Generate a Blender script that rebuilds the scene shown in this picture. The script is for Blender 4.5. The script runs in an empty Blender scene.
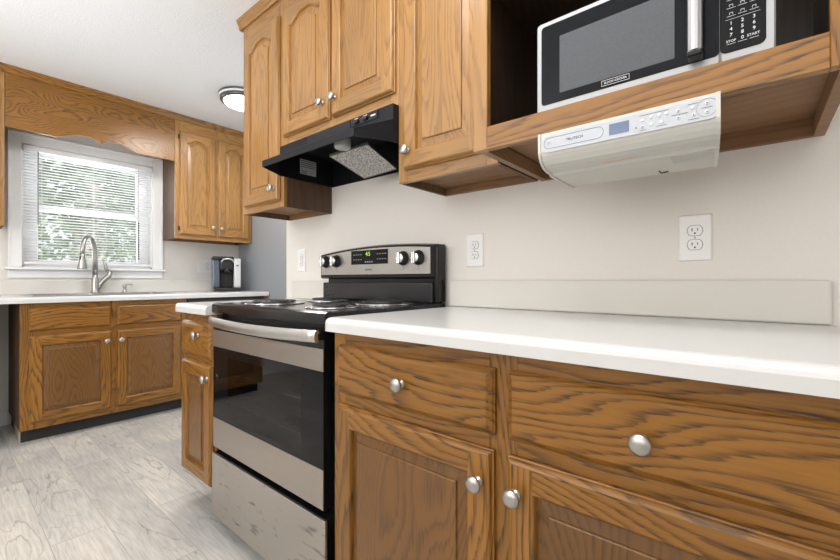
import bpy, bmesh, math, random
from mathutils import Vector, Matrix
R = math.radians
random.seed(7)
scene = bpy.context.scene
C = scene.collection

# ------------------------------------------------------------------ camera, world, lights, exposure
cam_d = bpy.data.cameras.new('camera')
cam = bpy.data.objects.new('camera', cam_d); C.objects.link(cam)
cam.location = (4.06, -1.345, 1.02)
cam.rotation_euler = (R(90), 0, R(90 - 50.196))
cam_d.sensor_width = 36.0
cam_d.lens = 402.36 * 36.0 / 840.0
cam_d.clip_start = 0.02
scene.camera = cam

world = bpy.data.worlds.new('World'); scene.world = world
world.use_nodes = True
wn = world.node_tree
bgn = wn.nodes['Background']
bgn.inputs[0].default_value = (0.95, 0.98, 1.0, 1)
bgn.inputs[1].default_value = 0.9

def area(name, loc, rot, sx, sy, power, col=(1, 1, 1)):
    d = bpy.data.lights.new(name, 'AREA'); d.shape = 'RECTANGLE'; d.size = sx; d.size_y = sy
    d.energy = power; d.color = col
    o = bpy.data.objects.new(name, d); C.objects.link(o); o.location = loc; o.rotation_euler = rot
    return o
# added fill lights out of view, then light from the ceiling fixture and the window
area('front_fill', (3.5, -3.1, 1.75), (R(90), 0, 0), 3.4, 1.2, 19, (1.0, 0.99, 0.975))  # unseen fill added to light the range wall from the front
area('window_wall_fill', (2.9, -2.9, 1.6), (R(90), 0, R(75)), 1.1, 1.4, 23, (0.99, 0.99, 1.0))  # unseen fill added to brighten the window wall
area('near_bounce_fill', (3.9, -2.3, 1.30), (R(180), 0, 0), 1.6, 0.9, 12, (1.0, 0.992, 0.98))  # added upward light standing in for ceiling bounce near the camera
area('far_bounce_fill', (2.0, -2.1, 1.15), (R(180), 0, 0), 1.6, 1.0, 20, (0.98, 0.99, 1.0))  # added upward light standing in for ceiling bounce further left
area('counter_fill', (3.6, -0.95, 2.39), (0, 0, 0), 1.2, 0.5, 13, (1.0, 0.99, 0.97))  # overhead fill added to brighten counter and floor, no lamp hangs there
area('fixture_downlight', (1.06, -0.1, 2.30), (0, 0, 0), 0.28, 0.28, 9, (1.0, 0.99, 0.97))
area('window_daylight', (-0.35, -0.55, 1.6), (R(90), 0, R(-90)), 0.9, 0.9, 16, (0.95, 0.98, 1.0))

sun_d = bpy.data.lights.new('sun', 'SUN'); sun_d.energy = 5.0; sun_d.angle = R(3)
sun = bpy.data.objects.new('sun', sun_d); C.objects.link(sun); sun.rotation_euler = (0, R(48), R(15))
scene.view_settings.view_transform = 'Standard'
scene.view_settings.look = 'None'
scene.view_settings.gamma = 1.0
scene.view_settings.use_curve_mapping = False
scene.view_settings.exposure = 0.30
scene.cycles.max_bounces = 8
scene.cycles.diffuse_bounces = 5
scene.cycles.glossy_bounces = 4
scene.cycles.transparent_max_bounces = 12
scene.cycles.sample_clamp_indirect = 6.0
scene.cycles.use_denoising = True

# ------------------------------------------------------------------ materials
def new_mat(name):
    m = bpy.data.materials.new(name); m.use_nodes = True
    nt = m.node_tree
    return m, nt, nt.nodes['Principled BSDF']

def plain(name, col, rough=0.5, metal=0.0, noise=0.03, nscale=40, bump=0.0, emit=None, coat=0.0, spec=0.5):
    m, nt, b = new_mat(name)
    b.inputs['Roughness'].default_value = rough
    b.inputs['Metallic'].default_value = metal
    b.inputs['Coat Weight'].default_value = coat
    b.inputs['Specular IOR Level'].default_value = spec
    tc = nt.nodes.new('ShaderNodeTexCoord')
    n = nt.nodes.new('ShaderNodeTexNoise'); n.inputs['Scale'].default_value = nscale; n.inputs['Detail'].default_value = 3
    nt.links.new(tc.outputs['Object'], n.inputs['Vector'])
    r = nt.nodes.new('ShaderNodeMapRange')
    r.inputs[1].default_value = 0.3; r.inputs[2].default_value = 0.7
    r.inputs[3].default_value = 1 - noise; r.inputs[4].default_value = 1 + noise
    nt.links.new(n.outputs[0], r.inputs[0])
    mx = nt.nodes.new('ShaderNodeVectorMath'); mx.operation = 'SCALE'
    mx.inputs[0].default_value = col[:3]
    nt.links.new(r.outputs[0], mx.inputs['Scale'])
    nt.links.new(mx.outputs[0], b.inputs['Base Color'])
    if bump:
        bp = nt.nodes.new('ShaderNodeBump'); bp.inputs['Strength'].default_value = bump; bp.inputs['Distance'].default_value = 0.004
        nt.links.new(n.outputs[0], bp.inputs['Height']); nt.links.new(bp.outputs[0], b.inputs['Normal'])
    if emit:
        b.inputs['Emission Color'].default_value = (*col[:3], 1); b.inputs['Emission Strength'].default_value = emit
    return m

def math_node(nt, op, a, b=None, clamp=False):
    n = nt.nodes.new('ShaderNodeMath'); n.operation = op; n.use_clamp = clamp
    for i, v in enumerate((a, b)):
        if v is None: continue
        if isinstance(v, (int, float)): n.inputs[i].default_value = v
        else: nt.links.new(v, n.inputs[i])
    return n.outputs[0]

def wood(name, axis, light, dark, bands=17.0, feat=6.0, stretch=4.0, rough=0.36, contrast=1.0, coat=0.2, lin=1.0):
    """flat-sawn oak: contour lines of a noise stretched along the grain, with fine dark pores"""
    m, nt, b = new_mat(name)
    L = nt.links.new
    tc = nt.nodes.new('ShaderNodeTexCoord'); oi = nt.nodes.new('ShaderNodeObjectInfo')
    off = nt.nodes.new('ShaderNodeVectorMath'); off.operation = 'SCALE'; off.inputs[0].default_value = (13.7, 7.3, 21.1)
    L(oi.outputs['Random'], off.inputs['Scale'])
    add = nt.nodes.new('ShaderNodeVectorMath'); add.operation = 'ADD'
    L(tc.outputs['Object'], add.inputs[0]); L(off.outputs[0], add.inputs[1])
    def stretched(s, k):
        v = nt.nodes.new('ShaderNodeVectorMath'); v.operation = 'MULTIPLY'
        sc = [s, s, s]; sc['xyz'.index(axis)] = s / k
        v.inputs[1].default_value = sc
        L(add.outputs[0], v.inputs[0])
        n = nt.nodes.new('ShaderNodeTexNoise'); n.inputs['Scale'].default_value = 1.0
        L(v.outputs[0], n.inputs['Vector'])
        return n
    n1 = stretched(feat, stretch); n1.inputs['Detail'].default_value = 1.2; n1.inputs['Roughness'].default_value = 0.45
    n2 = stretched(170, 14); n2.inputs['Detail'].default_value = 2.0
    n3 = stretched(330, 30); n3.inputs['Detail'].default_value = 2.0
    n4 = stretched(3.0, 3.0); n4.inputs['Detail'].default_value = 2.0
    f = math_node(nt, 'ADD', math_node(nt, 'MULTIPLY', n1.outputs[0], bands), math_node(nt, 'MULTIPLY', n2.outputs[0], 0.75))
    dot = nt.nodes.new('ShaderNodeVectorMath'); dot.operation = 'DOT_PRODUCT'
    dot.inputs[1].default_value = (0, 22 * lin, 44 * lin) if axis == 'x' else (44 * lin, 22 * lin, 0)
    L(add.outputs[0], dot.inputs[0])
    f = math_node(nt, 'ADD', f, dot.outputs['Value'])
    fr = math_node(nt, 'FRACT', f)
    ramp = nt.nodes.new('ShaderNodeValToRGB')
    e = ramp.color_ramp.elements
    e[0].position = 0.0; e[0].color = (1, 1, 1, 1); e[1].position = 1.0; e[1].color = (1, 1, 1, 1)
    for pos, v in ((0.12, 0.80), (0.34, 0.22), (0.62, 0.0), (0.90, 0.06)):
        x = e.new(pos); x.color = (v, v, v, 1)
    L(fr, ramp.inputs[0])
    pores = nt.nodes.new('ShaderNodeMapRange'); pores.inputs[1].default_value = 0.50; pores.inputs[2].default_value = 0.68
    L(n3.outputs[0], pores.inputs[0])
    k = math_node(nt, 'ADD', math_node(nt, 'MULTIPLY', ramp.outputs[0], math_node(nt, 'ADD', math_node(nt, 'MULTIPLY', pores.outputs[0], 0.45), 0.62)), math_node(nt, 'MULTIPLY', pores.outputs[0], 0.12))
    k = math_node(nt, 'MULTIPLY', k, contrast, True)
    mix = nt.nodes.new('ShaderNodeMix'); mix.data_type = 'RGBA'
    mix.inputs['A'].default_value = (*light, 1); mix.inputs['B'].default_value = (*dark, 1)
    L(k, mix.inputs['Factor'])
    tone = nt.nodes.new('ShaderNodeMapRange'); tone.inputs[1].default_value = 0.3; tone.inputs[2].default_value = 0.7
    tone.inputs[3].default_value = 0.82; tone.inputs[4].default_value = 1.16
    L(n4.outputs[0], tone.inputs[0])
    sc = nt.nodes.new('ShaderNodeVectorMath'); sc.operation = 'SCALE'
    L(mix.outputs['Result'], sc.inputs[0]); L(tone.outputs[0], sc.inputs['Scale'])
    L(sc.outputs[0], b.inputs['Base Color'])
    b.inputs['Roughness'].default_value = rough
    b.inputs['Coat Weight'].default_value = coat; b.inputs['Coat Roughness'].default_value = 0.22
    bp = nt.nodes.new('ShaderNodeBump'); bp.inputs['Strength'].default_value = 0.12; bp.inputs['Distance'].default_value = 0.002; bp.invert = True
    L(k, bp.inputs['Height']); L(bp.outputs[0], b.inputs['Normal'])
    return m

def brushed(name, col, axis, rough=0.3, smudge=0.0):
    m, nt, b = new_mat(name); L = nt.links.new
    b.inputs['Metallic'].default_value = 1.0
    tc = nt.nodes.new('ShaderNodeTexCoord')
    v = nt.nodes.new('ShaderNodeVectorMath'); v.operation = 'MULTIPLY'
    s = [900, 900, 900]; s['xyz'.index(axis)] = 6; v.inputs[1].default_value = s
    L(tc.outputs['Object'], v.inputs[0])
    n = nt.nodes.new('ShaderNodeTexNoise'); n.inputs['Scale'].default_value = 1; n.inputs['Detail'].default_value = 2
    L(v.outputs[0], n.inputs['Vector'])
    r = nt.nodes.new('ShaderNodeMapRange'); r.inputs[3].default_value = 0.86; r.inputs[4].default_value = 1.12
    L(n.outputs[0], r.inputs[0])
    fac = r.outputs[0]
    rr = math_node(nt, 'MULTIPLY', n.outputs[0], 0.2)
    rr = math_node(nt, 'ADD', rr, rough - 0.1)
    if smudge:
        v2 = nt.nodes.new('ShaderNodeVectorMath'); v2.operation = 'MULTIPLY'; v2.inputs[1].default_value = (11, 11, 45)
        L(tc.outputs['Object'], v2.inputs[0])
        n2 = nt.nodes.new('ShaderNodeTexNoise'); n2.inputs['Scale'].default_value = 1; n2.inputs['Detail'].default_value = 3
        L(v2.outputs[0], n2.inputs['Vector'])
        q = nt.nodes.new('ShaderNodeMapRange'); q.inputs[1].default_value = 0.60; q.inputs[2].default_value = 0.74
        q.inputs[3].default_value = 1.0; q.inputs[4].default_value = 1.0 - smudge
        L(n2.outputs[0], q.inputs[0])
        fac = math_node(nt, 'MULTIPLY', fac, q.outputs[0])
        rr = math_node(nt, 'ADD', rr, math_node(nt, 'MULTIPLY', math_node(nt, 'SUBTRACT', 1.0, q.outputs[0]), 0.4))
    sc = nt.nodes.new('ShaderNodeVectorMath'); sc.operation = 'SCALE'; sc.inputs[0].default_value = col
    L(fac, sc.inputs['Scale']); L(sc.outputs[0], b.inputs['Base Color'])
    L(rr, b.inputs['Roughness'])
    return m

def glass(name, col, tint=0.9, rough=0.0, refl=0.08):
    """thin pane: mostly see-through with a weak mirror reflection"""
    m, nt, b = new_mat(name); L = nt.links.new
    nt.nodes.remove(b)
    out = nt.nodes['Material Output']
    t = nt.nodes.new('ShaderNodeBsdfTransparent'); t.inputs[0].default_value = (*[c * tint for c in col], 1)
    g = nt.nodes.new('ShaderNodeBsdfGlossy'); g.inputs['Roughness'].default_value = rough
    fr = nt.nodes.new('ShaderNodeFresnel'); fr.inputs['IOR'].default_value = 1.45
    mx = nt.nodes.new('ShaderNodeMixShader')
    L(fr.outputs[0], mx.inputs[0]); L(t.outputs[0], mx.inputs[1]); L(g.outputs[0], mx.inputs[2])
    L(mx.outputs[0], out.inputs['Surface'])
    return m

def floor_mat():
    m, nt, b = new_mat('vinyl_plank'); L = nt.links.new
    tc = nt.nodes.new('ShaderNodeTexCoord')
    br = nt.nodes.new('ShaderNodeTexBrick')
    br.offset = 0.37; br.offset_frequency = 2
    br.inputs['Scale'].default_value = 1.0
    br.inputs['Brick Width'].default_value = 1.22; br.inputs['Row Height'].default_value = 0.178
    br.inputs['Mortar Size'].default_value = 0.0016; br.inputs['Mortar Smooth'].default_value = 0.3
    br.inputs['Color1'].default_value = (0, 0, 0, 1); br.inputs['Color2'].default_value = (1, 1, 1, 1); br.inputs['Mortar'].default_value = (0.5, 0.5, 0.5, 1)
    L(tc.outputs['Object'], br.inputs['Vector'])
    seed = nt.nodes.new('ShaderNodeVectorMath'); seed.operation = 'SCALE'; seed.inputs['Scale'].default_value = 5.3
    L(br.outputs['Color'], seed.inputs[0])
    add = nt.nodes.new('ShaderNodeVectorMath'); add.operation = 'ADD'
    L(tc.outputs['Object'], add.inputs[0]); L(seed.outputs[0], add.inputs[1])
    def st(s):
        v = nt.nodes.new('ShaderNodeVectorMath'); v.operation = 'MULTIPLY'; v.inputs[1].default_value = s
        L(add.outputs[0], v.inputs[0])
        n = nt.nodes.new('ShaderNodeTexNoise'); n.inputs['Scale'].default_value = 1; n.inputs['Detail'].default_value = 3
        L(v.outputs[0], n.inputs['Vector']); return n
    n1 = st((1.6, 9, 3)); n1.inputs['Detail'].default_value = 1.5
    n2 = st((9, 130, 5)); n3 = st((2.2, 3.5, 2)); n4 = st((2.0, 3.0, 1))
    f = math_node(nt, 'FRACT', math_node(nt, 'ADD', math_node(nt, 'MULTIPLY', n1.outputs[0], 9), math_node(nt, 'MULTIPLY', n2.outputs[0], 0.5)))
    line = nt.nodes.new('ShaderNodeMapRange'); line.inputs[1].default_value = 0.0; line.inputs[2].default_value = 0.16
    line.inputs[3].default_value = 1.0; line.inputs[4].default_value = 0.0
    L(f, line.inputs[0])
    crack_mask = nt.nodes.new('ShaderNodeMapRange'); crack_mask.inputs[1].default_value = 0.42; crack_mask.inputs[2].default_value = 0.62
    L(n3.outputs[0], crack_mask.inputs[0])
    crack = math_node(nt, 'MULTIPLY', line.outputs[0], crack_mask.outputs[0])
    base = nt.nodes.new('ShaderNodeMix'); base.data_type = 'RGBA'
    base.inputs['A'].default_value = (0.68, 0.64, 0.575, 1); base.inputs['B'].default_value = (0.50, 0.488, 0.465, 1)
    t4 = nt.nodes.new('ShaderNodeMapRange'); t4.inputs[1].default_value = 0.35; t4.inputs[2].default_value = 0.65
    L(n4.outputs[0], t4.inputs[0]); L(t4.outputs[0], base.inputs['Factor'])
    fine = nt.nodes.new('ShaderNodeMapRange'); fine.inputs[1].default_value = 0.3; fine.inputs[2].default_value = 0.7
    fine.inputs[3].default_value = 0.82; fine.inputs[4].default_value = 1.10
    L(n2.outputs[0], fine.inputs[0])
    tone = nt.nodes.new('ShaderNodeMapRange'); tone.inputs[3].default_value = 0.93; tone.inputs[4].default_value = 1.05
    L(br.outputs['Color'], tone.inputs[0])
    k = math_node(nt, 'MULTIPLY', fine.outputs[0], tone.outputs[0])
    k = math_node(nt, 'MULTIPLY', k, math_node(nt, 'SUBTRACT', 1.0, math_node(nt, 'MULTIPLY', crack, 0.50)))
    k = math_node(nt, 'MULTIPLY', k, math_node(nt, 'SUBTRACT', 1.0, math_node(nt, 'MULTIPLY', br.outputs['Fac'], 0.3)))
    sc = nt.nodes.new('ShaderNodeVectorMath'); sc.operation = 'SCALE'
    L(base.outputs['Result'], sc.inputs[0]); L(k, sc.inputs['Scale'])
    L(sc.outputs[0], b.inputs['Base Color'])
    b.inputs['Roughness'].default_value = 0.42
    return m

OAK_L, OAK_D = (0.292, 0.124, 0.015), (0.046, 0.020, 0.005)
M = {}
M['oak_v'] = wood('oak_vertical_grain', 'z', OAK_L, OAK_D)
M['oak_h'] = wood('oak_horizontal_grain', 'x', OAK_L, OAK_D)
LIT_L, LIT_D = (0.36, 0.182, 0.049), (0.155, 0.068, 0.018)  # oak of the uppers, its brighter lighting put into the colour, grain plainer
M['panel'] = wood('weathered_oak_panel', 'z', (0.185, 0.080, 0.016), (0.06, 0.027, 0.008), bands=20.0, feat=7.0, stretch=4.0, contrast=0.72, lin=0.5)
M['oak_valance'] = wood('cathedral_oak_board', 'x', OAK_L, OAK_D, bands=24.0, feat=6.5, stretch=2.6)
M['lit_oak_v'] = wood('lit_oak_vertical_grain', 'z', LIT_L, LIT_D, bands=17.0, feat=9.0, stretch=8.0, contrast=0.72, lin=0.55, coat=0.35)
M['lit_oak_h'] = wood('lit_oak_horizontal_grain', 'x', LIT_L, LIT_D, bands=17.0, feat=9.0, stretch=8.0, contrast=0.72, lin=0.55, coat=0.35)
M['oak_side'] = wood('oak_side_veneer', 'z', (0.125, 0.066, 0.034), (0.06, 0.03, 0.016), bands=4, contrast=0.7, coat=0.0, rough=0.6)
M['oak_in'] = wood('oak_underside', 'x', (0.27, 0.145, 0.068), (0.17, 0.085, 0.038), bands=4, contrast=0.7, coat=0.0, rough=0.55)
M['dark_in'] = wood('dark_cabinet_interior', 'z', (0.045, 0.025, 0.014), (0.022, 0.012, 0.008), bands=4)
M['pale_wood'] = wood('raw_pale_wood', 'z', (0.62, 0.50, 0.36), (0.42, 0.31, 0.2), bands=4)
M['wall'] = plain('cream_wall_paint', (0.80, 0.77, 0.725), 0.75, noise=0.012, nscale=120, bump=0.06)
M['ceiling'] = plain('ceiling_paint', (0.83, 0.85, 0.875), 0.9, noise=0.03, nscale=140, bump=0.5)
M['floor'] = floor_mat()
M['counter'] = plain('white_laminate', (0.67, 0.668, 0.658), 0.24, noise=0.01, nscale=300, spec=0.5)
M['splash'] = plain('cream_laminate', (0.70, 0.675, 0.625), 0.4, noise=0.01, nscale=300)
M['white'] = plain('white_gloss_paint', (0.85, 0.85, 0.85), 0.4, noise=0.01)
M['slat'] = plain('white_blind_slat', (0.86, 0.87, 0.88), 0.5, noise=0.01)
M['plastic'] = plain('white_plastic', (0.86, 0.86, 0.86), 0.35, noise=0.008)
M['slot'] = plain('dark_slot', (0.02, 0.02, 0.02), 0.6)
M['nickel'] = brushed('brushed_nickel', (0.50, 0.485, 0.465), 'x', 0.34)
M['chrome'] = plain('polished_chrome', (0.75, 0.75, 0.76), 0.14, metal=1.0, noise=0.02)
M['steel'] = brushed('brushed_stainless', (0.46, 0.42, 0.385), 'x', 0.36)
M['handle_bar'] = brushed('satin_handle_bar', (0.60, 0.595, 0.585), 'z', 0.34)
M['mw_frame'] = plain('silver_microwave_frame', (0.40, 0.405, 0.415), 0.4, metal=0.35, noise=0.03, nscale=500)
M['console_steel'] = brushed('console_stainless', (0.52, 0.51, 0.495), 'x', 0.34)
M['steel_smudged'] = brushed('smudged_stainless', (0.50, 0.47, 0.435), 'x', 0.38, smudge=0.5)
M['steel_light'] = brushed('pale_stainless', (0.36, 0.355, 0.345), 'x', 0.36)
M['handle_v'] = brushed('satin_steel_bar', (0.52, 0.52, 0.525), 'z', 0.36)
M['black'] = plain('black_enamel', (0.008, 0.008, 0.009), 0.16, noise=0.05, spec=0.35)
M['black_matte'] = plain('black_plastic', (0.016, 0.016, 0.018), 0.42, noise=0.05)
M['hood_black'] = plain('black_hood_paint', (0.011, 0.012, 0.015), 0.38, noise=0.05, spec=0.22)
M['guard'] = plain('charcoal_backguard', (0.022, 0.022, 0.024), 0.18, noise=0.05)
M['black_glass'] = plain('black_glass', (0.005, 0.005, 0.006), 0.06, noise=0.02, spec=0.2)
M['mw_glass'] = plain('microwave_glass', (0.010, 0.011, 0.013), 0.10, noise=0.02, spec=0.12)
M['mw_mesh'] = plain('microwave_window_screen', (0.10, 0.105, 0.115), 0.2, noise=0.06, nscale=260, spec=0.2)
M['oven_glass'] = glass('tinted_oven_glass', (1, 1, 1), 0.32)
M['pane'] = glass('clear_window_glass', (1, 1, 1), 0.97)
M['coil'] = plain('burner_coil', (0.05, 0.05, 0.052), 0.35, metal=0.7, noise=0.15)
M['fridge'] = plain('grey_fridge_side', (0.34, 0.36, 0.385), 0.42, metal=0.15, noise=0.03, nscale=400, bump=0.03)
M['radio'] = plain('silver_radio_plastic', (0.55, 0.545, 0.505), 0.34, metal=0.15, noise=0.01)
M['radio_face'] = plain('pale_radio_panel', (0.50, 0.525, 0.565), 0.35, noise=0.01)
M['lcd'] = plain('blue_grey_display', (0.13, 0.18, 0.30), 0.15, noise=0.05)
M['ink'] = plain('dark_ink', (0.05, 0.06, 0.09), 0.6)
M['ink_grey'] = plain('grey_ink', (0.32, 0.33, 0.36), 0.6)
M['ink_orange'] = plain('orange_ink', (0.75, 0.38, 0.26), 0.6)
M['ink_white'] = plain('white_ink', (0.75, 0.76, 0.78), 0.6)
M['green_led'] = plain('green_digits', (0.45, 0.9, 0.08), 0.5, emit=0.5)
M['lamp'] = plain('lit_diffuser', (1.0, 0.98, 0.95), 0.4, emit=14.0)
M['lamp_trim'] = plain('grey_lamp_trim', (0.12, 0.12, 0.125), 0.3, metal=0.6)
M['tank'] = plain('smoky_water_tank', (0.09, 0.115, 0.15), 0.12, noise=0.1)
M['silver'] = plain('silver_plastic', (0.70, 0.71, 0.73), 0.3, metal=0.25, noise=0.02)
M['lens'] = plain('frosted_lens', (0.45, 0.46, 0.47), 0.35, noise=0.05)
M['sticker'] = plain('pale_sticker', (0.45, 0.46, 0.48), 0.5, noise=0.05)
M['sink'] = brushed('sink_steel', (0.42, 0.425, 0.43), 'x', 0.25)
M['grass'] = plain('lawn_grass', (0.36, 0.46, 0.27), 0.9, noise=0.3, nscale=3)
M['bark'] = plain('tree_bark', (0.42, 0.40, 0.36), 0.9, noise=0.3, nscale=12)
M['leaf'] = plain('tree_leaf', (0.33, 0.37, 0.30), 0.7, noise=0.35, nscale=2)

def filter_mat():
    m, nt, b = new_mat('aluminium_mesh_filter'); L = nt.links.new
    tc = nt.nodes.new('ShaderNodeTexCoord')
    v = nt.nodes.new('ShaderNodeTexVoronoi'); v.inputs['Scale'].default_value = 150
    L(tc.outputs['Object'], v.inputs['Vector'])
    r = nt.nodes.new('ShaderNodeValToRGB')
    r.color_ramp.elements[0].position = 0.15; r.color_ramp.elements[0].color = (0.05, 0.05, 0.05, 1)
    r.color_ramp.elements[1].position = 0.6; r.color_ramp.elements[1].color = (0.75, 0.74, 0.71, 1)
    L(v.outputs['Distance'], r.inputs[0]); L(r.outputs[0], b.inputs['Base Color'])
    b.inputs['Metallic'].default_value = 0.5; b.inputs['Roughness'].default_value = 0.4
    bp = nt.nodes.new('ShaderNodeBump'); bp.inputs['Strength'].default_value = 0.8; bp.inputs['Distance'].default_value = 0.003
    L(v.outputs['Distance'], bp.inputs['Height']); L(bp.outputs[0], b.inputs['Normal'])
    return m
M['filter'] = filter_mat()

# ------------------------------------------------------------------ mesh helpers
class MB:
    def __init__(s, *mats): s.bm = bmesh.new(); s.mats = mats
    def face(s, pts, mi=0, smooth=False):
        vs = [s.bm.verts.new(p) for p in pts]
        f = s.bm.faces.new(vs); f.material_index = mi; f.smooth = smooth
        return f
    def box(s, x0, x1, y0, y1, z0, z1, mi=0, bev=0.0, seg=2):
        t = bmesh.new()
        r = bmesh.ops.create_cube(t, size=1.0)
        for v in r['verts']:
            v.co = Vector(((x0 + x1) / 2 + v.co.x * (x1 - x0), (y0 + y1) / 2 + v.co.y * (y1 - y0), (z0 + z1) / 2 + v.co.z * (z1 - z0)))
        if bev > 0:
            bmesh.ops.bevel(t, geom=t.edges[:], offset=bev, segments=seg, affect='EDGES', profile=0.5)
        s.merge(t, mi); t.free(); return s
    def merge(s, t, mi=0, smooth=None):
        mp = {}
        for v in t.verts: mp[v] = s.bm.verts.new(v.co)
        for f in t.faces:
            try:
                g = s.bm.faces.new([mp[v] for v in f.verts])
            except ValueError: continue
            g.material_index = mi if mi is not None else f.material_index
            g.smooth = f.smooth if smooth is None else smooth
    def rings(s, loops, mi=0, cap0=False, cap1=False, closed=True, smooth=False, mis=None):
        vs = [[s.bm.verts.new(p) for p in l] for l in loops]
        n = len(vs[0])
        for a, b in zip(vs, vs[1:]):
            for i in range(n if closed else n - 1):
                j = (i + 1) % n
                f = s.bm.faces.new((a[i], a[j], b[j], b[i])); f.smooth = smooth
                f.material_index = mis[i] if mis else mi
        if cap0: f = s.bm.faces.new(vs[0][::-1]); f.material_index = mi
        if cap1: f = s.bm.faces.new(vs[-1]); f.material_index = mi
        return s
    def tube(s, path, r, n=10, mi=0, cap=True):
        path = [Vector(p) for p in path]
        rad = r if isinstance(r, (list, tuple)) else [r] * len(path)
        loops = []; up = None
        for i, p in enumerate(path):
            d = (path[min(i + 1, len(path) - 1)] - path[max(i - 1, 0)]).normalized()
            if up is None:
                up = Vector((0, 0, 1)) if abs(d.z) < 0.9 else Vector((1, 0, 0))
            a = d.cross(up).normalized(); up = a.cross(d).normalized()
            loops.append([p + (a * math.cos(2 * math.pi * k / n) + up * math.sin(2 * math.pi * k / n)) * rad[i] for k in range(n)])
        return s.rings(loops, mi, cap, cap, smooth=True)
    def lathe(s, prof, origin=(0, 0, 0), axis='z', n=24, mi=0):
        """prof: (radius, height along axis)"""
        o = Vector(origin); loops = []
        for r, h in prof:
            l = []
            for k in range(n):
                a = 2 * math.pi * k / n; u, v = r * math.cos(a), r * math.sin(a)
                l.append(o + {'z': Vector((u, v, h)), 'y': Vector((u, h, v)), '-y': Vector((u, -h, -v)), 'x': Vector((h, u, v))}[axis])
            loops.append(l)
        return s.rings(loops, mi, True, True, smooth=True)
    def prism(s, pts, axis, a, b, mi=0):
        """polygon pts in the plane across axis, drawn out from a to b"""
        def P(p, t): return {'x': (t, p[0], p[1]), 'y': (p[0], t, p[1]), 'z': (p[0], p[1], t)}[axis]
        return s.rings([[P(p, a) for p in pts], [P(p, b) for p in pts]], mi, True, True)
    def build(s, name, parent=None, auto=None):
        bmesh.ops.recalc_face_normals(s.bm, faces=s.bm.faces[:])
        me = bpy.data.meshes.new(name); s.bm.to_mesh(me); s.bm.free()
        for m in s.mats: me.materials.append(M[m] if isinstance(m, str) else m)
        o = bpy.data.objects.new(name, me); C.objects.link(o)
        if parent: o.parent = parent
        return o

def rrect(x0, x1, z0, z1, r, n=5):
    pts = []
    for cx, cz, a0 in ((x1 - r, z1 - r, 0), (x0 + r, z1 - r, 90), (x0 + r, z0 + r, 180), (x1 - r, z0 + r, 270)):
        for k in range(n + 1):
            a = R(a0 + 90 * k / n); pts.append((cx + r * math.cos(a), cz + r * math.sin(a)))
    return pts

def tag(o, label, cat, group=None, kind=None):
    if label: o['label'] = label
    if cat: o['category'] = cat
    if group: o['group'] = group
    if kind: o['kind'] = kind
    return o
def thing(name, label, cat, loc=(0, 0, 0), rz=0, group=None, kind=None):
    o = bpy.data.objects.new(name, None); C.objects.link(o)
    o.location = loc; o.rotation_euler = (0, 0, rz); o.empty_display_size = 0.1
    return tag(o, label, cat, group, kind)
def structure(o): o['kind'] = 'structure'; return o

def text_bm(mb, body, size, at, rot, mi=0, depth=0.0003, sx=1.0):
    """adds lettering centred at a point to a mesh builder"""
    c = bpy.data.curves.new('lettering', 'FONT'); c.body = body; c.size = size; c.align_x = 'CENTER'; c.align_y = 'CENTER'
    c.extrude = depth; c.resolution_u = 2
    o = bpy.data.objects.new('lettering', c); C.objects.link(o)
    bpy.context.view_layer.update()
    me = bpy.data.meshes.new_from_object(o.evaluated_get(bpy.context.evaluated_depsgraph_get()))
    t = bmesh.new(); t.from_mesh(me)
    mat = Matrix.Translation(at) @ rot.to_4x4() @ Matrix.Diagonal((sx, 1, 1, 1))
    bmesh.ops.transform(t, matrix=mat, verts=t.verts[:])
    mb.merge(t, mi); t.free()
    bpy.data.objects.remove(o); bpy.data.meshes.remove(me); bpy.data.curves.remove(c)
FACE = Matrix.Rotation(R(90), 3, 'X')          # lettering upright, read from the -y side

# ------------------------------------------------------------------ cabinet pieces (local frame: front faces -y, width along x)
def knob(parent, x, y, z, r=0.0175):
    mb = MB('nickel')
    mb.lathe([(0.011, 0.0), (0.0105, 0.002), (0.0065, 0.004), (0.006, 0.012), (0.009, 0.0145), (r * 0.9, 0.017), (r, 0.0205), (r * 0.96, 0.0235), (r * 0.75, 0.0268), (r * 0.4, 0.0288), (0.001, 0.0295)], (x, y, z), '-y', 24)
    return mb.build('knob', parent)

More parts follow.
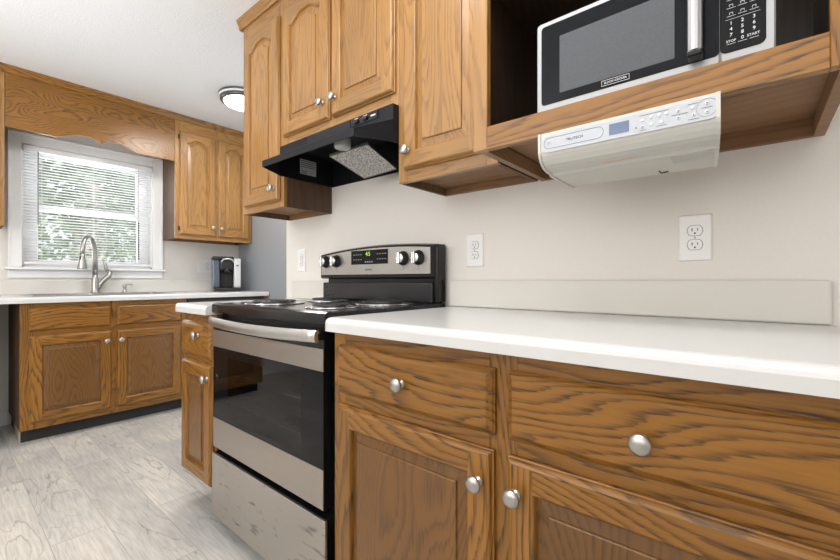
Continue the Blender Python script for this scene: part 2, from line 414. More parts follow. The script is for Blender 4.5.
def panel_door(parent, x0, x1, z0, z1, yb, knob_at=None, arch=0.0, stile=0.056, t=0.021, hinge=None, wv='oak_v', wh='oak_h'):
    yf = yb - t
    xl, xr, zb, zt = x0 + stile, x1 - stile, z0 + stile, z1 - stile - arch
    N = 20
    def contour(d, y):
        pts = [(xl + d, y, zb + d), (xr - d, y, zb + d)]
        a, b = xr - d, xl + d
        for k in range(N + 1):
            u = -1 + 2 * k / N
            rise = 0.0
            if arch:
                w = min(1.0, max(0.0, (1 - abs(u)) / 0.8))
                rise = arch * (0.5 - 0.5 * math.cos(math.pi * w))
            pts.append((a + (b - a) * k / N, y, zt - d + rise))
        return pts
    def rect(d, y): return [(x0 + d, y, z0 + d), (x1 - d, y, z0 + d), (x1 - d, y, z1 - d), (x0 + d, y, z1 - d)]
    mb = MB(wv, wh)
    outer = [rect(0, yb), rect(0, yb - 0.008), rect(0.0025, yb - 0.0095), rect(0.004, yf + 0.007), rect(0.0065, yf + 0.003), rect(0.011, yf)]
    mb.rings(outer, cap0=True, mis=[1, 0, 1, 0])
    e = 0.011
    mb.face([(x0 + e, yf, z0 + e), (xl, yf, z0 + e), (xl, yf, z1 - e), (x0 + e, yf, z1 - e)], 0)
    mb.face([(xr, yf, z0 + e), (x1 - e, yf, z0 + e), (x1 - e, yf, z1 - e), (xr, yf, z1 - e)], 0)
    mb.face([(xl, yf, z0 + e), (xr, yf, z0 + e), (xr, yf, zb), (xl, yf, zb)], 1)
    top = [p for p in contour(0, yf)[2:]]
    for a, b in zip(top, top[1:]):
        mb.face([a, b, (b[0], yf, z1 - e), (a[0], yf, z1 - e)], 1)
    n = len(contour(0, 0))
    mis = [1] + [0] + [1] * (n - 3) + [0]
    mb.rings([contour(0, yf), contour(0.003, yf + 0.003), contour(0.006, yf + 0.0125), contour(0.012, yf + 0.0125)], mis=mis)
    d = mb.build('door', parent)
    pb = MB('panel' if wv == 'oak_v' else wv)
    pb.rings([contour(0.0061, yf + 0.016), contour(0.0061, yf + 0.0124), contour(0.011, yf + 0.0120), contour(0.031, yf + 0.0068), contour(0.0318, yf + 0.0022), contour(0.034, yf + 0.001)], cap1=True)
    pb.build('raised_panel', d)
    if knob_at: knob(d, knob_at[0] - 0.003, yf, knob_at[1])
    if hinge is not None:
        for hz in (z0 + 0.05, z1 - 0.05):
            h = MB('slot'); h.box(hinge - 0.004, hinge + 0.004, yf + 0.004, yb - 0.001, hz - 0.018, hz + 0.018, bev=0.002)
            h.build('hinge', d)
    return d

def drawer_front(parent, x0, x1, z0, z1, yb, knob_at=None, t=0.021):
    yf = yb - t
    def rect(d, y): return [(x0 + d, y, z0 + d), (x1 - d, y, z0 + d), (x1 - d, y, z1 - d), (x0 + d, y, z1 - d)]
    mb = MB('oak_h')
    mb.rings([rect(0, yb), rect(0, yb - 0.007), rect(0.002, yb - 0.009), rect(0.004, yf + 0.0085), rect(0.0115, yf + 0.002), rect(0.014, yf)], cap0=True, cap1=True)
    d = mb.build('drawer', parent)
    if knob_at: knob(d, knob_at[0] - 0.003, yf, knob_at[1])
    return d

def face_frame(mb, x0, x1, z0, z1, yf, t, stiles, rails, mv=0, mh=1):
    """stiles: (xa, xb) full height; rails: (za, zb) between neighbouring stiles"""
    for a, b in stiles: mb.box(a, b, yf, yf + t, z0, z1, mv, bev=0.0015, seg=1)
    for (a, b), (c, d) in zip(stiles, stiles[1:]):
        for za, zb in rails: mb.box(b, c, yf + 0.0003, yf + t, za, zb, mh)

# ------------------------------------------------------------------ room
CEIL = 2.42
def slab(name, x0, x1, y0, y1, z0, z1, mat):
    return structure(MB(mat).box(x0, x1, y0, y1, z0, z1).build(name))
slab('floor', -0.15, 6.12, -3.32, 1.75, -0.06, 0.0, 'floor')
slab('ceiling', -0.15, 6.12, -3.32, 1.75, CEIL, CEIL + 0.06, 'ceiling')
slab('wall_back', 1.894, 6.12, 0.0, 0.12, 0.0, CEIL, 'wall')
slab('wall_alcove', 0.0, 1.894, 1.6, 1.75, 0.0, CEIL, 'wall')
slab('wall_front', -0.15, 6.12, -3.32, -3.2, 0.0, CEIL, 'wall')
slab('wall_right', 6.0, 6.12, -3.2, 0.0, 0.0, CEIL, 'wall')
WY0, WY1, WZ0, WZ1 = -0.955, -0.14, 1.115, 2.005      # window opening
mb = MB('wall')
mb.box(-0.15, 0, -3.2, WY0, 0, CEIL); mb.box(-0.15, 0, WY1, 1.75, 0, CEIL)
mb.box(-0.15, 0, WY0, WY1, 0, WZ0); mb.box(-0.15, 0, WY0, WY1, WZ1, CEIL)
structure(mb.build('wall_left'))
mb = MB('white'); mb.box(0, 0.012, -3.19, -1.024, 0, 0.09, bev=0.003)
structure(mb.build('baseboard_left'))

# window: casing, jambs, two sashes, panes
win = structure(thing('window_1', 'white double hung kitchen window over the sink', None))
mb = MB('white')
mb.box(0, 0.02, -1.026, WY0, 1.115, 2.08, bev=0.004); mb.box(0, 0.02, WY1, -0.065, 1.115, 2.08, bev=0.004)
mb.box(0, 0.021, WY0 - 0.001, WY1 + 0.001, WZ1, 2.08, bev=0.004)
mb.box(0, 0.026, -1.028, -1.012, 1.115, 2.082, bev=0.003); mb.box(0, 0.026, -0.079, -0.063, 1.115, 2.082, bev=0.003)
mb.box(0, 0.027, -1.012, -0.079, 2.066, 2.082, bev=0.003)
mb.build('casing', win)
mb = MB('white')
mb.box(-0.15, 0.0, WY0, WY0 + 0.012, WZ0, WZ1); mb.box(-0.15, 0.0, WY1 - 0.012, WY1, WZ0, WZ1)
mb.box(-0.15, 0.0, WY0, WY1, WZ1 - 0.012, WZ1); mb.box(-0.15, 0.0, WY0, WY1, WZ0 - 0.004, WZ0 + 0.012)
mb.build('jamb', win)
mb = MB('white'); mb.box(0.0, 0.05, -1.045, -0.05, 1.095, 1.114, bev=0.004); mb.box(0.0, 0.018, -1.026, -0.065, 1.035, 1.095, bev=0.004)
mb.build('sill', win)
def sash(z0, z1, x, name):
    m_ = MB('white'); a, b = WY0 + 0.013, WY1 - 0.013; w = 0.080
    for (p, q, r, s_) in ((a, a + w, z0, z1), (b - w, b, z0, z1), (a + w, b - w, z0, z0 + 0.045), (a + w, b - w, z1 - 0.045, z1)):
        m_.box(x - 0.03, x, p, q, r, s_, bev=0.003)
    s = m_.build(name, win)
    MB('pane').box(x - 0.018, x - 0.014, a + w, b - w, z0 + 0.045, z1 - 0.045).build('pane', s)
sash(1.128, 1.585, -0.055, 'lower_sash')
sash(1.54, 1.992, -0.09, 'upper_sash')
mb = MB('white')   # vinyl frame between jamb and sashes
for a, b in ((WY0 + 0.012, WY0 + 0.035), (WY1 - 0.035, WY1 - 0.012)): mb.box(-0.13, -0.125 + 0.01, a, b, WZ0 + 0.012, WZ1 - 0.012)
mb.build('frame', win)

# outside: lawn and trees
structure(MB('grass').box(-30, -0.4, -22, 22, -0.5, -0.45).build('ground'))
def tree(label, x, y, h, tr, cr, n, cz=0.62):
    t = thing('tree', label, 'tree', (x, y, -0.45), group='trees outside the window')
    MB('bark').tube([(0, 0, 0), (0.05, 0.02, h * 0.3), (0, 0.05, h * 0.6), (0.1, 0, h * 0.9)], [tr, tr * 0.8, tr * 0.65, tr * 0.2], 12).build('trunk', t)
    m_ = MB('leaf')
    for i in range(n):
        a = random.uniform(0, 2 * math.pi); u = random.uniform(-1, 1); q = random.random() ** 0.5 * cr
        c = Vector((q * math.cos(a) * math.sqrt(1 - u * u), q * math.sin(a) * math.sqrt(1 - u * u), h * cz + u * q * 0.8 + 0.5))
        d1 = Vector((random.gauss(0, 1), random.gauss(0, 1), random.gauss(0, 1))).normalized(); d2 = d1.orthogonal().normalized()
        s = random.uniform(0.05, 0.12)
        m_.face([c - d1 * s, c + d2 * s * 0.5, c + d1 * s, c - d2 * s * 0.5])
    m_.build('crown', t)
tree('large leafy tree with thick trunk seen through left half of window', -5.5, 0.45, 6.5, 0.32, 3.4, 9000, 0.5)
tree('smaller tree further off seen through right half of window', -12.4, 5.2, 6.6, 0.25, 3.4, 8000, 0.5)

# ------------------------------------------------------------------ window wall cabinets (root turned so local x runs along world y)
W = R(90)
def upper_box(mb, x0, x1, z0, z1, d, side0=2, side1=2, under=3):
    """carcass with a recessed bottom: sides, back, bottom, top"""
    yf = -d + 0.019
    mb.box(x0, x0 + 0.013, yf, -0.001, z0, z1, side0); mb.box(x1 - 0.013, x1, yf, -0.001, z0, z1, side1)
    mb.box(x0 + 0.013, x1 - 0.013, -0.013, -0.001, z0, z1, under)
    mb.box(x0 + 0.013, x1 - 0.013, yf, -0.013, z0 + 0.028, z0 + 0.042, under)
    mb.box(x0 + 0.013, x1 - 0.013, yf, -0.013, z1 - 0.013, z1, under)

def wall_cab(name_label, x0, x1, z0, z1, d, stiles, rails, doors, loc, rz, group='upper cabinets'):
    t = thing('upper_cabinet', name_label, 'cabinet', loc, rz, group)
    mb = MB('lit_oak_v', 'lit_oak_h', 'oak_side', 'oak_in')
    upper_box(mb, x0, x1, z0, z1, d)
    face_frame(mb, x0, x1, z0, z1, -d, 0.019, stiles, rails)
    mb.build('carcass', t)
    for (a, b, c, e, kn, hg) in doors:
        panel_door(t, a, b, c, e, -d - 0.0005, kn, arch=0.036, hinge=hg, wv='lit_oak_v', wh='lit_oak_h')
    return t
UT = 2.405
wall_cab('oak upper cabinet with two arched doors right of the window above the coffee maker', -0.064, 0.603, 1.373, UT, 0.31,
         [(-0.064, -0.022), (0.262, 0.29), (0.562, 0.603)], [(1.373, 1.418), (2.27, UT)],
         [(-0.034, 0.265, 1.408, 2.285, (0.238, 1.484), -0.037), (0.287, 0.572, 1.408, 2.285, (0.312, 1.484), None)], (0, 0, 0), W)
wall_cab('oak upper cabinet left of the window, cut off by the picture edge', -1.66, -1.064, 1.373, UT, 0.31,
         [(-1.66, -1.62), (-1.104, -1.064)], [(1.373, 1.418), (2.27, UT)],
         [(-1.635, -1.37, 1.408, 2.285, None, None), (-1.354, -1.09, 1.408, 2.285, None, None)], (0, 0, 0), W)
# valance with the scalloped edge
pts = [(-1.062, 2.408), (-0.066, 2.408), (-0.066, 2.022)]
half = []
cx = -0.562
low = []
for k in range(13):
    u = k / 12.0                                 # from the outer end of the scallop to the cusp
    z = 2.022 + 0.047 * math.sin(math.pi * min(1.0, u * 0.5 / 0.62)) ** 1.0 if u < 0.8 else None
    if z is None:
        z0_ = 2.022 + 0.047 * math.sin(math.pi * 0.8 * 0.5 / 0.62); w = (u - 0.8) / 0.2
        z = z0_ + (2.030 - z0_) * w ** 1.6
    low.append((u, z))
for u, z in low: pts.append((cx + 0.24 * (1 - u), z))
for u, z in low[::-1][1:]: pts.append((cx - 0.24 * (1 - u), z))
pts.append((-1.062, 2.022))
mb = MB('oak_valance'); mb.prism([(a, b) for a, b in pts], 'y', -0.309, -0.290)
v = mb.build('window_valance'); v.rotation_euler = (0, 0, W)
tag(v, 'oak valance board with scalloped lower edge spanning above the window', 'valance')
def crown(name, x0, x1, d, loc, rz, wd='oak_h', ret0=False):
    m_ = MB(wd)
    prof = [(-d + 0.012, 2.372), (-d - 0.008, 2.372), (-d - 0.012, 2.380), (-d - 0.014, 2.392), (-d - 0.024, 2.408), (-d - 0.028, 2.4195), (-d + 0.012, 2.4195)]
    prof = [(y if y > -d else y, z) for y, z in prof]
    p2 = [(-d - 0.0008, 2.372)] + prof[1:-1] + [(-d - 0.0008, 2.4195)]
    m_.prism(p2, 'x', x0, x1)
    if ret0: m_.prism([(x0 + 0.0255 + (-d - 0.0008 - a) * -1, b) for a, b in p2], 'y', -d - 0.0005, 0.0)
    o = m_.build(name); o.location = loc; o.rotation_euler = (0, 0, rz); return structure(o)
crown('trim_1', -1.66, 0.62, 0.31, (0, 0, 0), W)

# base cabinets under the window
def base_cab(label, x0, x1, z0, stiles, rails, drawers, doors, loc, rz, kick_y, pale_end=False, mid=None):
    t = thing('base_cabinet', label, 'cabinet', loc, rz, 'base cabinets')
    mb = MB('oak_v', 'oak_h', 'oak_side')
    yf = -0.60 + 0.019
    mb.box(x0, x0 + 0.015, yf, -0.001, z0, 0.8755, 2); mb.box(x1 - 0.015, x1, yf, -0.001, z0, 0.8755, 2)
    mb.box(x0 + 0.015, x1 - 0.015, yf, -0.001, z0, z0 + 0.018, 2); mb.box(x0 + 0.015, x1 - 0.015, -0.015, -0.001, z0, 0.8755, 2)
    face_frame(mb, x0, x1, z0, 0.8755, -0.60, 0.019, stiles, rails)
    mb.build('carcass', t)
    k = MB('slot'); k.box(x0 + 0.012, x1 - 0.002, kick_y, kick_y + 0.015, 0.001, z0)
    k.box(x0 + 0.012, x0 + 0.028, kick_y + 0.015, -0.02, 0.001, z0); k.box(x1 - 0.028, x1 - 0.002, kick_y + 0.015, -0.02, 0.001, z0)
    kb = k.build('toe_kick', t)
    if pale_end:
        p = MB('pale_wood'); p.box(x0 + 0.004, x0 + 0.0115, kick_y + 0.012, kick_y + 0.24, 0.001, z0 - 0.004, bev=0.002)
        p.build('kick_end', t)['label'] = 'pale raw wood end of the toe kick'
    for a, b, c, e, kn in drawers: drawer_front(t, a, b, c, e, -0.6005, kn)
    for a, b, c, e, kn in doors: panel_door(t, a, b, c, e, -0.6005, kn)
    return t
base_cab('oak sink base cabinet with two doors and two drawer fronts under the window', -1.022, -0.082, 0.088,
         [(-1.022, -0.96), (-0.575, -0.527), (-0.14, -0.082)], [(0.088, 0.14), (0.66, 0.71), (0.835, 0.8755)],
         [(-0.98, -0.568, 0.702, 0.846, None), (-0.537, -0.118, 0.702, 0.846, None)],
         [(-0.98, -0.566, 0.130, 0.668, (-0.592, 0.600)), (-0.538, -0.122, 0.130, 0.668, (-0.510, 0.600))], (0, 0, 0), W, -0.53, True)
base_cab('unseen oak base cabinet added to shade the gap under the window counter', -1.79, -1.20, 0.088,  # added out of view to darken the gap beside the sink cabinet
         [(-1.79, -1.73), (-1.26, -1.20)], [(0.088, 0.14), (0.66, 0.71), (0.835, 0.8755)],
         [(-1.745, -1.245, 0.702, 0.846, (-1.495, 0.775))], [(-1.745, -1.245, 0.130, 0.668, (-1.28, 0.600))], (0, 0, 0), W, -0.53)
dw = thing('dishwasher', 'black dishwasher under the window counter right of the sink cabinet', 'dishwasher', (0, 0, 0), W)
MB('black_matte').box(-0.076, 0.562, -0.58, -0.02, 0.02, 0.868).build('body', dw)
MB('black').box(-0.074, 0.560, -0.612, -0.581, 0.12, 0.745, bev=0.004).build('door', dw)
MB('black_matte').box(-0.074, 0.560, -0.612, -0.581, 0.752, 0.864, bev=0.004).build('control_panel', dw)
ep = MB('oak_v'); ep.box(0.568, 0.600, -0.605, -0.002, 0.001, 0.8755, bev=0.001)
ep = ep.build('end_panel'); ep.rotation_euler = (0, 0, W)
tag(ep, 'oak end panel between the dishwasher and the grey refrigerator', 'panel')

def counter_front(mb, x0, x1, yb, yf, z0=0.876, z1=0.914, r0=0.0, r1=0.0, mi=0):
    """counter slab with rounded top nose, optional rounded plan corners at either front end"""
    prof = [(0.0, z0), (0.0, z1 - 0.016), (0.0015, z1 - 0.0095), (0.0055, z1 - 0.0045), (0.011, z1 - 0.0012), (0.018, z1)]
    def outline(d, z):
        p = [(x0 + (d if r0 else 0), yb, z)]
        a = x0 + (d if r0 else 0); b = x1 - (d if r1 else 0); f = yf + d
        for (cx, cy, r, a0) in ((a, f, r0, 180), (b, f, r1, 270)):
            rr = max(r - d, 0.002) if r else 0
            if r:
                ccx = a + rr if a0 == 180 else b - rr; ccy = f + rr
                for k in range(7):
                    t = R(a0 + 90 * k / 6); p.append((ccx + rr * math.cos(t), ccy + rr * math.sin(t), z))
            else: p.append((cx, cy, z))
        p.append((b, yb, z)); return p
    mb.rings([outline(d, z) for d, z in prof], mi, True, True)
# window counter with the sink cut-out
ct = thing('countertop', 'white laminate countertop under the window holding the sink', 'countertop', (0, 0, 0), W, 'kitchen countertops')
SX0, SX1, SY0, SY1 = -0.955, -0.165, -0.555, -0.075
mb = MB('counter')
counter_front(mb, -1.80, 0.604, SY0 - 0.0, -0.632)
mb.box(-1.80, SX0, SY0, -0.001, 0.876, 0.914); mb.box(SX1, 0.604, SY0, -0.001, 0.876, 0.914); mb.box(SX0, SX1, SY1, -0.001, 0.876, 0.914)
mb.build('worktop', ct)
MB('splash').box(-1.80, 0.604, -0.02, -0.001, 0.9145, 1.02, bev=0.004).build('backsplash', ct)
# sink
sk = thing('sink', 'stainless steel double bowl sink set into the window counter', 'sink', (0, 0, 0), W)
mb = MB('sink')
def rl(x0, x1, y0, y1, r, z): return [(a, b, z) for a, b in rrect(x0, x1, y0, y1, r)]
mb.box(-0.97, -0.15, -0.57, -0.545, 0.9145, 0.9205, bev=0.002); mb.box(-0.97, -0.15, -0.16, -0.06, 0.9145, 0.9205, bev=0.002)
mb.box(-0.97, -0.945, -0.545, -0.16, 0.9145, 0.9205, bev=0.002); mb.box(-0.175, -0.15, -0.545, -0.16, 0.9145, 0.9205, bev=0.002)
mb.box(-0.575, -0.545, -0.545, -0.16, 0.9145, 0.9205, bev=0.002)
mb.build('rim', sk)
for a, b in ((-0.945, -0.575), (-0.545, -0.175)):
    m_ = MB('sink')
    m_.rings([rl(a, b, -0.545, -0.16, 0.03, 0.918), rl(a + .004, b - .004, -0.541, -0.164, 0.03, 0.90), rl(a + .012, b - .012, -0.533, -0.172, 0.04, 0.76), rl(a + .04, b - .04, -0.505, -0.20, 0.05, 0.745)], 0, False, True, smooth=True)
    m_.build('bowl', sk)
# faucet: spout swung to the left of the sink
fc = thing('faucet', 'brushed nickel gooseneck kitchen faucet standing behind the sink', 'faucet', (0.10, -0.556, 0.9208))
mb = MB('nickel')
mb.lathe([(0.030, 0), (0.030, 0.006), (0.026, 0.012), (0.024, 0.05), (0.021, 0.11), (0.0165, 0.15)], (0, 0, 0), 'z', 20)
mb.build('base', fc)
dirv = Vector((0.80, -0.60, 0)).normalized()
path = [(0, 0, 0.14), (0, 0, 0.26)]; ra = 0.085
for k in range(1, 15):
    a = math.pi * k / 14 * 1.02; p = dirv * (ra - ra * math.cos(a)); path.append((p.x, p.y, 0.30 + ra * 1.55 * math.sin(a)))
MB('nickel').tube(path, [0.0180, 0.0172] + [0.0162] * 14, 14).build('spout', fc)
e = Vector(path[-1])
mb = MB('nickel', 'slot'); mb.lathe([(0.0165, 0), (0.0185, -0.03), (0.024, -0.07), (0.030, -0.115), (0.030, -0.122)], (e.x, e.y, e.z + 0.01), 'z', 18)
sp = mb.build('spray_head', fc)
bt = MB('slot'); bt.box(-0.006, 0.006, -0.003, 0.003, -0.03, 0.03, bev=0.0025); bt = bt.build('button', sp)
bt.location = (e.x + 0.013, e.y - 0.013, e.z - 0.045); bt.rotation_euler = (0, 0, R(45))
MB('nickel').tube([(0, 0.015, 0.03), (0.0, 0.035, 0.07), (0.005, 0.06, 0.105), (0.005, 0.085, 0.13), (0.005, 0.095, 0.155), (0.005, 0.078, 0.175)], [0.016, 0.016, 0.018, 0.021, 0.018, 0.010], 12).build('valve_body', fc)
MB('nickel').tube([(0.005, 0.08, 0.165), (0.005, 0.068, 0.19), (0.005, 0.062, 0.225), (0.005, 0.048, 0.262)], [0.014, 0.012, 0.011, 0.006], 10).build('lever', fc)
sd = thing('soap_dispenser', 'small nickel soap dispenser on sink deck right of the faucet', 'soap dispenser', (0.105, -0.365, 0.9208))
MB('nickel').lathe([(0.020, 0), (0.020, 0.004), (0.014, 0.010), (0.011, 0.022), (0.009, 0.03), (0.012, 0.036), (0.013, 0.05), (0.010, 0.058), (0.002, 0.06)], (0, 0, 0), 'z', 16).build('pump', sd)
MB('nickel').tube([(-0.005, -0.012, 0.05), (0.006, 0.012, 0.062), (0.012, 0.034, 0.066), (0.016, 0.05, 0.058)], [0.007, 0.007, 0.006, 0.005], 10).build('nozzle', sd)

# coffee maker
km = thing('coffee_maker', 'black and silver single cup coffee maker on the counter beside the refrigerator', 'coffee maker', (0.22, 0.405, 0.9142), R(-20))
km.scale = (0.9, 0.88, 1.0)
mb = MB('black_matte'); mb.box(-0.10, 0.16, -0.12, 0.125, 0, 0.0355, bev=0.008); mb.build('base', km)
mb = MB('black_matte'); mb.box(-0.10, 0.03, -0.07, 0.062, 0.035, 0.20, bev=0.01); mb.box(-0.10, 0.13, -0.07, 0.062, 0.195, 0.30, bev=0.018); mb.build('body', km)
mb = MB('black'); mb.lathe([(0.03, 0.0), (0.042, 0.004), (0.046, 0.05)], (0.085, 0.0, 0.165), 'z', 20); mb.build('pod_holder', km)
mb = MB('black_matte'); mb.box(-0.105, 0.135, -0.142, 0.062, 0.2965, 0.322, bev=0.011, seg=3); mb.build('lid', km)
mb = MB('silver'); mb.tube([(0.135, -0.06, 0.27), (0.142, -0.04, 0.294), (0.144, 0.0, 0.302), (0.142, 0.04, 0.294), (0.135, 0.06, 0.27)], 0.007, 8); mb.build('lid_handle', km)
mb = MB('tank'); mb.box(-0.09, 0.11, -0.142, -0.0705, 0.036, 0.296, bev=0.014, seg=3); tk = mb.build('water_tank', km); tk['label'] = 'smoky see through water tank'
mb = MB('silver'); mb.box(-0.09, 0.145, 0.0625, 0.128, 0.036, 0.305, bev=0.01, seg=3); sp_ = mb.build('side_panel', km); sp_['label'] = 'silver side panel'
mb = MB('slot'); mb.box(0.06, 0.135, 0.075, 0.118, 0.304, 0.309, bev=0.002); mb.build('button_strip', sp_)
mb = MB('slot'); mb.box(0.144, 0.1462, 0.085, 0.105, 0.235, 0.245); mb.build('emblem', sp_)

# refrigerator
fg = thing('refrigerator', 'tall grey refrigerator showing its flat side past the window cabinets', 'refrigerator', (0, 0, 0))
MB('fridge').box(0.03, 0.945, 0.612, 1.50, 0.02, 1.76, bev=0.006).build('body', fg)
for z0, z1 in ((0.05, 1.20), (1.21, 1.755)):
    d = MB('fridge'); d.box(0.950, 1.010, 0.614, 1.498, z0, z1, bev=0.012); d = d.build('door', fg)
    MB('black_matte').tube([(1.010, 0.70, z0 + 0.1), (1.050, 0.70, z0 + 0.13), (1.050, 0.70, min(z0 + 0.55, z1 - 0.1)), (1.010, 0.70, min(z0 + 0.58, z1 - 0.07))], 0.011, 10).build('handle', d)

# blind
bl = thing('window_blind', 'white slatted mini blind hanging inside the window frame', 'blind', (0, 0, 0))
BY0, BY1 = WY0 + 0.004, WY1 - 0.006
MB('white').box(0.002, 0.034, BY0, BY1, 1.958, 1.992, bev=0.003).build('headrail', bl)
mb = MB('slat'); nsl = 38; z0, z1 = 1.165, 1.945
for i in range(nsl):
    z = z0 + (z1 - z0) * i / (nsl - 1)
    c = 0.018
    prof = [(c - 0.0125, z - 0.0010), (c - 0.006, z + 0.0010), (c, z + 0.0016), (c + 0.006, z + 0.0010), (c + 0.0125, z - 0.0010)]
    prof += [(x, q - 0.0006) for x, q in prof[::-1]]
    mb.rings([[(x, BY0 + 0.004, q + 0.0013 * (x - c) / 0.0125) for x, q in prof], [(x, BY1 - 0.004, q + 0.0013 * (x - c) / 0.0125) for x, q in prof]], 0, True, True)
mb.build('slats', bl)
MB('white').box(0.005, 0.031, BY0 + 0.004, BY1 - 0.004, 1.135, 1.152, bev=0.003).build('bottom_rail', bl)
for y in (BY0 + 0.10, (BY0 + BY1) / 2, BY1 - 0.10):
    mb = MB('white')
    for x in (0.0035, 0.0325): mb.tube([(x, y, 1.145), (x, y, 1.96)], 0.0007, 5)
    mb.build('ladder_cord', bl)
MB('ink_grey').tube([(0.040, BY0 + 0.078, 1.955), (0.041, BY0 + 0.078, 1.42)], 0.0035, 8).build('tilt_wand', bl)
mb = MB('slot')
for k in range(16): mb.lathe([(0.002, -0.008), (0.0055, -0.003), (0.0055, 0.003), (0.002, 0.008)], (0.040, BY1 - 0.105, 1.20 + k * 0.02), 'z', 8)
mb.tube([(0.040, BY1 - 0.105, 1.19), (0.040, BY1 - 0.105, 1.955)], 0.0008, 5)
mb.build('pull_cord', bl)['label'] = 'dark beaded pull cord'

# ------------------------------------------------------------------ range wall: upper cabinets
XL, XM, XN, XB, XE = 1.935, 2.331, 3.077, 3.478, 4.197
wall_cab('tall narrow oak upper cabinet at the left end beside the range hood', XL, XM - 0.001, 1.372, UT, 0.285,
         [(XL, XL + 0.04), (XM - 0.04, XM - 0.001)], [(1.372, 1.415), (2.27, UT)],
         [(1.972, 2.306, 1.402, 2.29, (2.277, 1.462), None)], (0, 0, 0), 0)
wall_cab('short oak upper cabinet with two arched doors directly above the range hood', XM, XN - 0.001, 1.648, UT, 0.285,
         [(XM, XM + 0.04), (2.68, 2.725), (XN - 0.04, XN - 0.001)], [(1.648, 1.705), (2.27, UT)],
         [(2.345, 2.693, 1.694, 2.29, (2.660, 1.766), None), (2.713, 3.066, 1.694, 2.29, (2.741, 1.766), None)], (0, 0, 0), 0)
wall_cab('oak upper cabinet with one panel door between range hood and microwave shelf', XN, XB - 0.001, 1.365, UT, 0.285,
         [(XN, XN + 0.045), (XB - 0.04, XB - 0.001)], [(1.365, 1.415), (2.27, UT)],
         [(3.112, 3.446, 1.405, 2.29, (3.140, 1.467), None)], (0, 0, 0), 0)
crown('trim_2', XL - 0.026, XB, 0.285, (0, 0, 0), 0, 'lit_oak_h')
m_ = MB('lit_oak_v'); m_.box(XL - 0.026, XL - 0.0008, -0.284, -0.001, 2.372, 2.4195)
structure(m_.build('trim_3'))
# open microwave cabinet, deeper than its neighbours
mc = thing('microwave_cabinet', 'deep open oak cabinet at right holding the microwave', 'cabinet', (0, 0, 0), 0, 'upper cabinets')
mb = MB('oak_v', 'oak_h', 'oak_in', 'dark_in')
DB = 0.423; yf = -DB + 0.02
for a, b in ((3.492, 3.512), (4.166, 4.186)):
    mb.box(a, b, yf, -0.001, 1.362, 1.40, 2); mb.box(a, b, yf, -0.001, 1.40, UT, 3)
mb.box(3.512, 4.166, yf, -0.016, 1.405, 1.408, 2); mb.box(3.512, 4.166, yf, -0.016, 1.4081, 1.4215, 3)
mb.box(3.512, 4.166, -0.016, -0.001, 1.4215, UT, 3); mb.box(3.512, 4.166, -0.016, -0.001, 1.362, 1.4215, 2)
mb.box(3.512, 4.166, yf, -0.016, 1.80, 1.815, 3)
mb.build('carcass', mc)
mb = MB('lit_oak_v'); mb.box(XB, 3.520, -DB, yf, 1.362, UT, bev=0.0015, seg=1); mb.build('stile', mc)
mb = MB('oak_v'); mb.box(4.153, XE, -DB, yf, 1.362, UT, bev=0.0015, seg=1); mb.build('stile', mc)
mb = MB('oak_h'); mb.box(3.5201, 4.1529, -DB, yf, 1.362, 1.4215, bev=0.001, seg=1); mb.build('bottom_rail', mc)
mb = MB('oak_h'); mb.box(3.5201, 4.1529, -DB, yf, 1.79, UT, bev=0.001, seg=1); mb.build('top_rail', mc)

# ------------------------------------------------------------------ range hood
hd = thing('range_hood', 'black under cabinet range hood above the stove', 'range hood', (0, 0, 0))
mb = MB('hood_black')
bx0, bx1, lx0, lx1, th = 2.342, 3.0755, 2.425, 3.022, 0.003
zt, zb, zs = 1.6465, 1.510, 1.590
yb_, yl = -0.312, -0.442
mb.box(bx0, bx1, yb_, -0.002, zt - 0.004, zt)                    # top
mb.box(bx0, bx1, -0.006, -0.002, zb, zt - 0.004)                 # back
mb.box(bx0, bx0 + th, yb_, -0.006, zb, zt - 0.004); mb.box(bx1 - th, bx1, yb_, -0.006, zb, zt - 0.004)
mb.box(bx0 + th, bx1 - th, yb_, yb_ + th, zs, zt - 0.004)        # front
lt, lb = 1.534, 1.507
def sheet(m, a, b, c, d, n, t=0.003):
    n = Vector(n) * t; q = [Vector(p) for p in (a, b, c, d)]
    m.rings([q, [p + n for p in q]], 0, True, True)
sheet(mb, (bx0, yb_, zs), (bx1, yb_, zs), (lx1, yl, lt), (lx0, yl, lt), (0, 0, -1))                 # sloped visor top
sheet(mb, (bx0, yb_, zs), (lx0, yl, lt), (lx0, yl, lb), (bx0, yb_, zb), (1, 0, 0)); sheet(mb, (bx1, yb_, zs), (lx1, yl, lt), (lx1, yl, lb), (bx1, yb_, zb), (-1, 0, 0))
mb.build('shell', hd)
mb = MB('hood_black'); mb.box(lx0, lx1, yl - 0.006, yl, lb, lt + 0.001, bev=0.002); mb.build('front_lip', hd)
MB('black').box(2.56, 2.846, yb_ - 0.003, yb_ - 0.0003, 1.602, 1.642, bev=0.001).build('trim_panel', hd)
mb = MB('black'); mb.box(2.852, 3.0, yb_ - 0.004, yb_ - 0.0005, 1.614, 1.643, bev=0.001); sw = mb.build('switch_panel', hd)
sw['label'] = 'glossy switch panel with two rocker switches'
for x in (2.885, 2.935):
    m_ = MB('black_matte'); m_.box(x - 0.012, x + 0.012, yb_ - 0.012, yb_ - 0.004, 1.620, 1.634, bev=0.003); m_.build('rocker_switch', sw)
MB('ink_white').box(2.965, 2.99, yb_ - 0.0046, yb_ - 0.004, 1.626, 1.631).build('switch_lettering', sw)
for x in (2.885, 2.935): MB('ink_white').box(x - 0.01, x + 0.01, yb_ - 0.0046, yb_ - 0.004, 1.637, 1.639).build('switch_marking', sw)
MB('sticker').box(bx0 + th, bx0 + th + 0.0006, -0.206, -0.112, 1.543, 1.616).build('sticker', hd)
mb = MB('ink')
